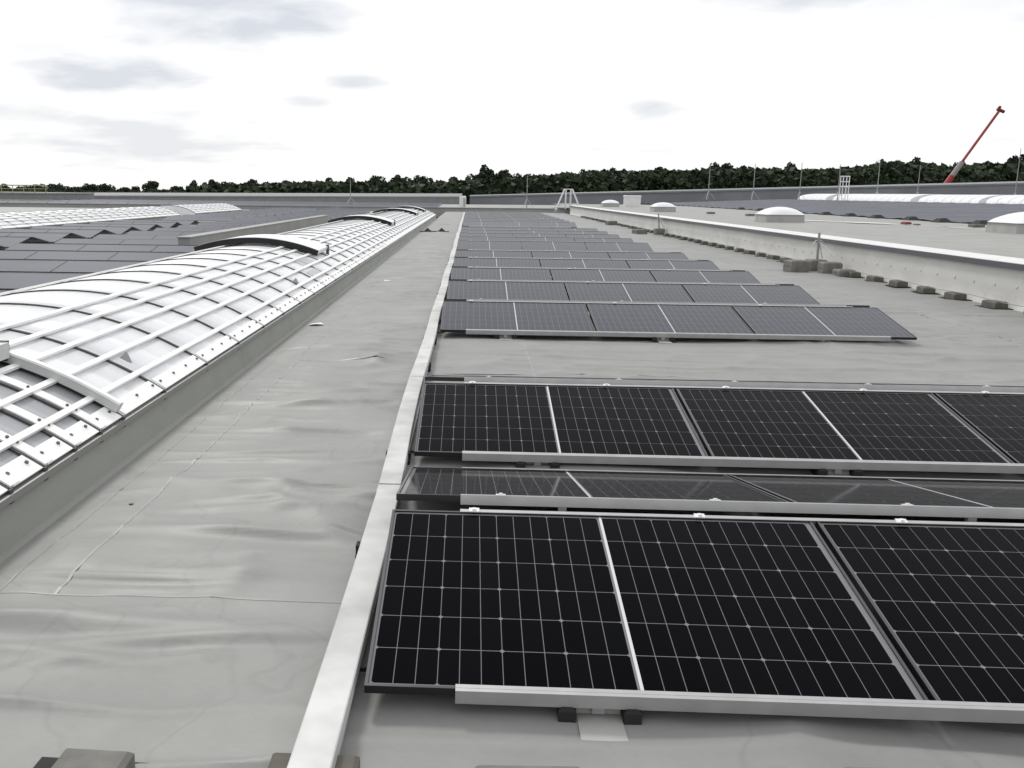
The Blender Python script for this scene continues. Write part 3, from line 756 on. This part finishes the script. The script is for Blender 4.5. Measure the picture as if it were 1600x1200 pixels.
# ------------------------------------------------------------------ field, far skylight and rising roof at the right
def rise(x, y=0): return .45 + max(0, min(1, (x - 20.5) / 18)) * .72
m = MB(); m.add([(20.2, -8, .60), (20.2, 118, .60), (20.6, 118, .45), (20.6, -8, .45), (38.6, -8, rise(38.6)), (38.6, 118, rise(38.6)), (44, 118, 1.2), (44, -8, 1.2), (75, 118, 1.6), (75, -8, 1.6)],
                [(0, 3, 2, 1), (3, 4, 5, 2), (4, 7, 6, 5), (7, 9, 8, 6)]); tag(m.build('sloping_roof', 'hall_roof'), 'grey roof rising towards the right horizon', kind='structure')
spots = [(21.2 + j * (MW + .004), 22 + 2.30 * i) for i in range(41) for j in range(9)]
field_stuff('solar_field', 'wide blue-grey solar field behind the domes on the right', spots, lambda x, y: rise(x) + .005, True, .045, .02, 'matte_module')
for i, y in enumerate([31.5, 33.5, 36, 39, 42, 45, 48.5, 52, 55.5, 60, 64, 68, 72]):
    m = MB(); m.add([(-.3, -.42, 0), (.3, -.42, 0), (.3, .42, 0), (-.3, .42, 0), (-.12, -.16, .17), (.12, -.14, .18), (.1, .14, .16), (-.12, .15, .17)],
                    [(0, 1, 5, 4), (1, 2, 6, 5), (2, 3, 7, 6), (3, 0, 4, 7), (4, 5, 6, 7)])
    tag(m.build('rubber_cover', 'rubber', loc=(20.1 + rnd.uniform(-.15, .15), y, .60)), f'{NTH[i]} black rubber hump from the right edge along the far side of the raised roof', 'cover', 'black humps along the far edge of the raised roof')
ribsR = [40 + 1.5 * i for i in range(51)]
# white vaults of the right-hand roof, in separate lengths
def simple_vault(x, ya, yb, z, w, h, label):
    r_ = thing('barrel_skylight', label, 'skylight', (x, ya, z), 'white vaults on the right horizon'); n = 12
    k = max(2, round((yb - ya) / 1.5))
    for s_ in range(k):
        a, b_ = (yb - ya) * s_ / k + .03, (yb - ya) * (s_ + 1) / k - .03
        m = MB(); vs = []
        for i in range(n + 1):
            th_ = math.pi * i / n; xx = -math.cos(th_) * w / 2; zz = h * math.sin(th_) ** .8
            e0 = 0 if 0 < s_ else (1 - math.sin(th_)) * .0
            vs += [(xx, a, zz), (xx, b_, zz)]
        m.add(vs, [(2 * i, 2 * i + 1, 2 * i + 3, 2 * i + 2) for i in range(n)]); m.build('pane', 'poly', r_, True)
        if s_: 
            m = MB(); vs = []
            for i in range(n + 1):
                th_ = math.pi * i / n; xx = -math.cos(th_) * w / 2; zz = h * math.sin(th_) ** .8
                vs += [(xx, a - .07, zz + .02), (xx, a + .005, zz + .02)]
            m.add(vs, [(2 * i, 2 * i + 1, 2 * i + 3, 2 * i + 2) for i in range(n)]); m.build('rib', 'grey_profile', r_)
    m = MB(); vs = [(-math.cos(math.pi * i / n) * w / 2, 0.02, h * math.sin(math.pi * i / n) ** .8) for i in range(n + 1)]; m.add(vs, [tuple(range(n + 1))]); m.build('end_wall', 'poly', r_)
    m = MB(); m.add([(x_, yb - ya - .02, z_) for x_, y_, z_ in vs], [tuple(range(n + 1))]); m.build('end_wall', 'poly', r_)
    m = MB(); m.box((-w / 2 - .05, 0, -.5), (w / 2 + .05, yb - ya, -.002)); m.build('curb', 'hall_pale', r_)
simple_vault(41.2, 108, 117, 1.22, 4.4, .70, 'small white vault at the left end of the right horizon')
simple_vault(41.2, 87.5, 106, 1.22, 4.4, .70, 'long white vault left of the crane on the right horizon')
simple_vault(41.2, 76, 86, 1.22, 4.4, .66, 'white vault right of the crane boom on the right horizon')
simple_vault(41.2, 52, 75, 1.22, 4.4, .66, 'long white vault at the right edge on the horizon')

# ------------------------------------------------------------------ left roofs, roof end, far halls
m = MB(); m.add([(-90, -8, 0), (-5.46, -8, 0), (-5.46, 84, 0), (-90, 84, 0)], [(0, 1, 2, 3)]); tag(m.build('left_roof', 'membrane'), 'pale roof between the skylights on the left', kind='structure')
rb = MB(); rb.bevbox((-11.9, 13, .002), (-11.35, 84, .04), .01); tag(rb.build('walkway_strip', 'plain_white'), 'narrow pale walkway strip between the left solar fields', kind='structure')
uw = thing('upstand_wall', 'plain pale upstand wall behind the long vaulted skylight', 'wall', (-7.25, 24.0, 0))
m = MB(); m.box((-.15, 0, -.01), (.15, 24, .44)); m.build('wall_body', 'membrane_light', uw)
m = MB(); m.box((-.18, -.03, .4402), (.18, 24, .47)); m.build('cap', 'hall_pale', uw)
ep = thing('end_parapet', 'low grey parapet across the far end of the roof', 'wall', (0, 84, 0))
m = MB(); m.box((-90, 0, -.5), (8.6, .30, .30)); m.build('upstand', 'hall_pale', ep)
m = MB(); m.box((-90.05, -.06, .3002), (8.7, .36, .37)); m.build('coping', 'hall_wall', ep)
# far hall roof in low steps
m = MB(); m.add([(-140, 84.4, .18), (20, 84.4, .18), (20, 118, .28), (-140, 118, -.10)], [(0, 1, 2, 3)])
tag(m.build('far_roof', 'hall_pale'), 'pale far roof beyond the end parapet', kind='structure')
fh = thing('far_hall', 'long low grey hall along the left horizon', 'building', (0, 118, 0))
m = MB(); m.add([(-150, 0, -12), (-1.2, 0, -12), (-1.2, 0, 1.12), (-150, 0, .05), (-150, 40, -12), (-1.2, 40, -12), (-1.2, 40, 1.5), (-150, 40, .45)],
                [(0, 1, 2, 3), (3, 2, 6, 7), (1, 5, 6, 2), (0, 3, 7, 4)]); m.build('wall', 'hall_wall', fh)
m = MB(); m.add([(-150, -.1, -.02), (-1.1, -.1, 1.05), (-1.1, -.1, 1.20), (-150, -.1, .13), (-150, .5, -.02), (-1.1, .5, 1.05), (-1.1, .5, 1.2), (-150, .5, .13)],
                [(0, 1, 2, 3), (3, 2, 6, 7), (1, 5, 6, 2), (0, 3, 7, 4)]); m.build('coping', 'hall_pale', fh)
field_stuff('solar_field', 'dark solar rows on the far hall along the left horizon', [(-60 + j * 1.9, 87 + 2.7 * i) for i in range(9) for j in range(30)], lambda x, y: .16, face='field_module')
fr2 = thing('far_hall', 'grey hall with rising roofline along the right horizon', 'building', (0, 125, 0))
m = MB(); m.add([(0, 0, -12), (110, 0, -12), (110, 0, 4.6), (0, 0, 1.05), (0, 60, -12), (110, 60, -12), (110, 60, 5.0), (0, 60, 1.2)],
                [(0, 1, 2, 3), (3, 2, 6, 7), (1, 5, 6, 2), (0, 3, 7, 4)]); m.build('wall', 'hall_roof', fr2)
m = MB(); m.add([(0, -.1, 1.05), (110, -.1, 4.6), (110, -.1, 4.85), (0, -.1, 1.25), (0, .6, 1.05), (110, .6, 4.6), (110, .6, 4.85), (0, .6, 1.25)],
                [(0, 1, 2, 3), (3, 2, 6, 7), (1, 5, 6, 2), (0, 3, 7, 4)]); m.build('coping', 'hall_wall', fr2)
# white box at the roof end
wb = thing('vent_box', 'narrow white cabinet at the end of the cable duct', 'vent box', (-.62, 86.5, .2))
m = MB(); m.bevbox((-.3, -.3, 0), (.3, .3, 1.16), .08); m.build('body', 'coping_white', wb)
m = MB(); m.box((.05, -.305, .2), (.25, -.301, .95)); m.build('door', 'upstand', wb)
# left stair block with railing
lh = thing('plant_block', 'grey rooftop block with railing at the far left', 'building', (-48.5, 100, -.2))
m = MB(); m.box((-6, 0, 0), (4.1, 12, 1.28)); m.build('wall', 'hall_wall', lh)
m = MB(); m.box((-6.1, -.1, 1.2802), (4.2, 12, 1.42)); m.build('roof_edge', 'hall_pale', lh)
rl = MB()
for i in range(9): rl.bar((-5.9 + i * 1.2, 0, 1.42), (-5.9 + i * 1.2, 0, 2.15), .05, 6)
rl.bar((-6, 0, 2.15), (3.9, 0, 2.15), .055, 6); rl.bar((-6, 0, 1.8), (3.9, 0, 1.8), .03, 6); rl.build('railing', 'yellow_rail', lh)
m = MB(); m.bar((-4.6, -8, .3), (-3.9, -7.9, 1.1), .10); m.box((-3.9, -8.2, .3), (8, -7.8, .75)); m.build('duct', 'upstand', lh)
# step-over ladder at the wall end
la = thing('stepover_ladder', 'pale metal step-over ladder with handrails at the wall end', 'ladder', (8.1, 80, .0))
m = MB()
for s in (-.35, .35):
    m.bar((-1.0, s, .30), (-.32, s, 2.0), .03, 6); m.bar((1.0, s, .45), (.32, s, 2.0), .03, 6); m.bar((-.32, s, 2.0), (.32, s, 2.0), .03, 6)
m.build('handrail', 'alu_bright', la)
m = MB()
for s in (-.35, .35):
    m.bar((-.2, s, .4), (-.2, s, 2.0), .026, 6); m.bar((.2, s, .4), (.2, s, 2.0), .026, 6)
m.build('post', 'alu_bright', la)
m = MB(); m.box((-.75, -.33, .80), (.75, .33, .86))
for i in range(4): m.box((-1.05 + .09 * i, -.33, .2 + i * .15), (-.85 + .09 * i, .33, .23 + i * .15))
for i in range(2): m.box((.75 + .1 * i, -.33, .7 - i * .15), (.95 + .1 * i, .33, .73 - i * .15))
m.build('step', 'galv', la)
# caged ladder top
cg = thing('ladder_cage', 'white round ladder cage standing above the right roofline', 'ladder cage', (36.5, 96, 1.2))
for z in (1.35, 1.85, 2.35):
    m = MB(); m.path([(.42 * math.cos(a), .30 + .42 * math.sin(a), z) for a in [math.pi * i / 8 for i in range(17)]], .05, 5)
    m.build('hoop', 'alu_bright', cg)
m = MB()
for a in (0, math.pi / 2, math.pi, 1.5 * math.pi): m.bar((.42 * math.cos(a), .3 + .42 * math.sin(a), 0), (.42 * math.cos(a), .3 + .42 * math.sin(a), 2.35), .045, 5)
m.build('upright', 'alu_bright', cg)

# thin masts on the far roofs
for i, (x, y, z0, z1, w) in enumerate([(-11.8, 95, .2, 2.85, 'thin mast left of the roof end on the far hall'), (5.6, 95, .2, 3.35, 'thin mast on a tripod beyond the roof end'),
        (24.35, 100, 1.2, 4.75, 'thin mast just right of the ladder on the right hall'), (28.85, 100, 1.2, 4.79, 'second thin mast on the right hall'), (33.5, 100, 1.2, 4.95, 'thin mast left of the ladder cage'),
        (37.7, 101, 1.2, 4.86, 'faint thin mast beside the ladder cage'), (41.2, 100, 1.3, 5.27, 'tall thin mast right of the ladder cage'), (45.2, 100, 1.3, 4.8, 'thin mast left of the crane boom'), (54.8, 100, 1.3, 6.5, 'tallest thin mast near the right edge')]):
    r_ = thing('roof_mast', w, 'mast', (x, y, z0), 'thin masts on the far roofs')
    m = MB(); m.bar((0, 0, 0), (0, 0, z1 - z0), .05, 6, r2=.028); m.build('pole', 'steel', r_)
    m = MB()
    for a in (0, 2.1, 4.2): m.bar((.7 * math.cos(a), .7 * math.sin(a), 0), (0, 0, .9), .018, 5)
    m.build('tripod', 'galv', r_)

# ------------------------------------------------------------------ crane beyond the hall
cr = thing('mobile_crane', 'red telescopic crane boom rising above the forest on the right', 'crane', (90, 200, -10))
P0 = Vector((-2.0, 0, 2.2)); P1 = Vector((5.5, 0, 13.72)); P2 = Vector((8.44, 0, 18.65)); P3 = Vector((14.52, 0, 28.71))
def boom(a, b_, s0, mat_, nm):
    d = (b_ - a).normalized(); n_ = Vector((0, 1, 0)); k = d.cross(n_)
    m = MB(); vs = []
    for p in (a, b_):
        for (i, j) in ((-1, -1), (1, -1), (1.15, .2), (.6, 1), (-.6, 1), (-1.15, .2)): vs.append(p + n_ * i * s0 + k * j * s0)
    m.add(vs, [(i, (i + 1) % 6, 6 + (i + 1) % 6, 6 + i) for i in range(6)] + [(5, 4, 3, 2, 1, 0), (6, 7, 8, 9, 10, 11)]); return m.build(nm, mat_, cr)
boom(P0, P1, .52, 'red_paint', 'boom_base'); 
mid = P1 + (P2 - P1) * .45
boom(P1, mid, .46, 'red_paint', 'boom_section'); boom(mid, P2, .40, 'crane_grey', 'boom_section'); boom(P2, P3, .21, 'red_paint', 'boom_tip')
m = MB(); m.bar(P3 - Vector((.5, 0, -.2)), P3 + Vector((.9, 0, -.35)), .32, 8); m.bar(P3 + Vector((-.2, -.3, .5)), P3 + Vector((.1, .3, .55)), .3, 8); m.build('boom_head', 'dark_red', cr)
m = MB(); m.bevbox((-5, -1.4, .9), (6, 1.4, 2.0), .2); m.bevbox((-4.5, -1.3, 2.0), (0, 1.3, 3.6), .3); m.build('carrier', 'red_paint', cr)
m = MB()
for x in (-4, -2, 2.5, 4.5):
    for s in (-1.3, 1.3): m.bar((x, s - .2, .65), (x, s + .2, .65), .65, 14)
m.build('wheel', 'rubber', cr)

# ------------------------------------------------------------------ ground and forest
m = MB(); m.add([(-3000, -3000, -10), (3000, -3000, -10), (3000, 3000, -10), (-3000, 3000, -10)], [(0, 1, 2, 3)]); tag(m.build('ground', 'grass'), 'green land beyond the halls', kind='structure')
bw = MB(); bw.box((-140, -8, -10), (90, 118, -.6)); tag(bw.build('hall_building', 'hall_wall'), 'grey industrial hall body carrying the roofs', kind='structure')

def crown_mesh(seed, shape, matn, leaf=.30, count=5600):
    rs = np.random.RandomState(seed); vs = []; fs = []
    lobes = []
    nl = rs.randint(20, 28)
    for i in range(nl):
        a = rs.rand() * 6.28; zz = rs.rand()
        if shape == 'pine': rad = (.30 + .5 * rs.rand()) * (1 - .5 * zz); c = (math.cos(a) * rad * .85, math.sin(a) * rad * .85, .34 + .6 * zz); s = .13 + .11 * rs.rand()
        else: rad = (.35 + .4 * rs.rand()) * (1.15 - .75 * zz); c = (math.cos(a) * rad, math.sin(a) * rad, .22 + .66 * zz); s = .14 + .15 * rs.rand()
        lobes.append((c, s))
    lobes.append(((0, 0, .84), .22)); lobes.append(((0, 0, .55), .40))
    hgt, wid = 12.0, 4.6
    for i in range(count):
        c, s = lobes[rs.randint(len(lobes))]
        d = rs.normal(size=3); d /= np.linalg.norm(d); d[2] *= .8
        rr = s * (.62 + .45 * rs.rand() ** .6)
        p = np.array([(c[0] + d[0] * rr) * wid, (c[1] + d[1] * rr) * wid, (c[2] + d[2] * rr * .55) * hgt])
        n_ = d * .8 + rs.normal(size=3) * .6 + np.array([0, 0, .35]); n_ /= np.linalg.norm(n_)
        a = np.cross(n_, [0.31, .17, .93]); a /= np.linalg.norm(a); b_ = np.cross(n_, a)
        sz = leaf * (.55 + .9 * rs.rand()); k = len(vs)
        for (u, v) in ((-1, -.5), (.1, -.8), (1, .2), (.2, .9), (-.8, .6)): vs.append(tuple(p + (a * u + b_ * v) * sz * .7))
        fs.append((k, k + 1, k + 2, k + 3, k + 4))
    me = bpy.data.meshes.new('crown'); me.from_pydata(vs, [], fs); me.materials.append(MATS[matn]); return me
CR = [crown_mesh(1, 'oak', 'leaf_dark'), crown_mesh(2, 'oak', 'leaf_mid'), crown_mesh(3, 'oak', 'leaf_dark'), crown_mesh(4, 'pine', 'leaf_dark'), crown_mesh(5, 'pine', 'leaf_dark'), crown_mesh(6, 'oak', 'leaf_mid')]
m = MB(); m.bar((0, 0, -1), (0, 0, 5), .24, 7, r2=.17); m.bar((0, 0, 5), (.2, .1, 10), .17, 7, r2=.05)
for a in (0.4, 2.3, 4.4): m.bar((0, 0, 4.5), (2.2 * math.cos(a), 2.2 * math.sin(a), 7.5), .10, 5, r2=.04)
TRUNK = m.mesh('trunk', 'bark')
# wanted tree-top height above the camera along the horizon
TOPX = [-125, -97, -80, -74, -42, -17, 1, 12, 29, 55, 81, 98, 115, 124, 150, 165]
TOPZ = [1.4, 1.0, 1.4, 3.2, 4.6, 4.5, 5.5, 6.3, 7.6, 8.4, 9.4, 9.0, 11.0, 10.2, 11.6, 11.8]
def tree(x, y, top, k, label, group):
    h = top + 10
    r_ = thing('tree', label, 'tree', (x, y, -10), group, (0, 0, rnd.uniform(0, 6.28)))
    c = link('crown', CR[k], r_); s = h / 12.0; w = rnd.uniform(.85, 1.6)
    c.scale = (w, w, s); tk = link('trunk', TRUNK, r_); tk.scale = (1, 1, s * .95)
nt_ = 0
for rowi, (yd, step, dz, kinds) in enumerate(((260, 3.9, -2.4, (0, 1, 2, 5)), (266, 3.9, -1.0, (0, 2, 1, 5)), (272, 4.0, .1, (0, 2, 3, 4, 1)), (279, 4.4, .5, (0, 3, 4, 2)))):
    x = -135 + rowi * 2
    while x < 172:
        sc = yd / 270
        top = float(np.interp(x / sc, TOPX, TOPZ)) + dz + rnd.gauss(0, 1.0)
        if x < -70: 
            yy_ = yd + 40; xx_ = x * (yy_ / yd); top = top + 1.0 + dz * .3
        else: yy_, xx_ = yd, x
        tree(xx_ + rnd.uniform(-1.5, 1.5), yy_ + rnd.uniform(-3, 3), top, rnd.choice(kinds), 'tree of the dark forest edge behind the halls', 'trees of the forest edge')
        nt_ += 1; x += step * rnd.uniform(.75, 1.3)
# dense wood behind and understorey, one mass
rs = np.random.RandomState(11); vs = []; fs = []
NB = 60000
bx = rs.uniform(-190, 190, NB); by = rs.uniform(257, 300, NB); tt = np.interp(bx, TOPX, TOPZ) + 10 - .5
bz = tt * rs.rand(NB) ** .7 - 10
for i in range(NB):
    n_ = rs.normal(size=3) + np.array([0, -.6, .5]); n_ /= np.linalg.norm(n_); a = np.cross(n_, [.3, .2, .9]); a /= np.linalg.norm(a); b_ = np.cross(n_, a); k = len(vs); sz = .5 + .5 * rs.rand()
    p = np.array([bx[i], by[i], bz[i]])
    for (u, v) in ((-1, -.5), (.9, -.7), (.8, .6), (-.6, .9)): vs.append(tuple(p + (a * u + b_ * v) * sz))
    fs.append((k, k + 1, k + 2, k + 3))
me = bpy.data.meshes.new('woodland'); me.from_pydata(vs, [], fs); me.materials.append(MATS['leaf_dark'])
tag(link('woodland', me), 'dense dark understorey filling the forest behind the halls', 'forest', kind='stuff')

# ------------------------------------------------------------------ small things lying on the walkway
m = MB(); m.add([(-.09, -.05, .02), (.02, -.06, .03), (.10, -.01, .022), (.05, .06, .035), (-.06, .05, .02)], [(0, 1, 2, 3, 4)]); m.add([(x, y, z - .012) for x, y, z in m.v], [(4, 3, 2, 1, 0)])
tag(m.build('paper_scrap', 'paper', loc=(-1.88, 11.6, 0)), 'crumpled white scrap lying beside the skylight curb', 'scrap')
m = MB(); m.add([(-.07, -.04, .015), (.05, -.05, .025), (.08, .05, .018), (-.05, .06, .03)], [(0, 1, 2, 3)]); m.add([(x, y, z - .01) for x, y, z in m.v], [(3, 2, 1, 0)])
tag(m.build('paper_scrap', 'paper', loc=(-1.5, 17.6, 0)), 'small white scrap in the middle of the walkway', 'scrap')
for (x, y, lab) in ((-1.76, 40.6, 'dark flat drain cover on the far walkway nearer the skylight'), (-1.17, 40.8, 'dark peaked drain cap on the far walkway nearer the duct')):
    m = MB(); m.box((-.32, -.3, .002), (.32, .3, .02)); m.add([(-.16, -.16, .02), (.16, -.16, .02), (.16, .16, .02), (-.16, .16, .02), (0, 0, .16)], [(0, 1, 4), (1, 2, 4), (2, 3, 4), (3, 0, 4)])
    tag(m.build('drain_cap', 'rubber', loc=(x, y, .005)), lab, 'drain cap')
m = MB(); m.bar((0, 0, .005), (0, 0, .02), .012, 8); tag(m.build('screw_head', 'bolt', loc=(-1.74, 4.65, .01)), 'tiny dark screw lying on the membrane near the curb', 'screw')

for y0, lab in ((2.95, 'short black cable between the white duct and the front row'), (5.75, 'short black cable between the white duct and the third row of panels'), (10.95, 'short black cable between the white duct and the row beyond the aisle')):
    m = MB(); m.path([(-.36, y0, .06), (-.34, y0 + .03, .028), (-.30, y0 + .05, .022), (-.26, y0 + .10, .03), (-.22, y0 + .2, .05), (-.15, y0 + .3, .07)], .007, 6)
    tag(m.build('cable', 'rubber'), lab, 'cable')
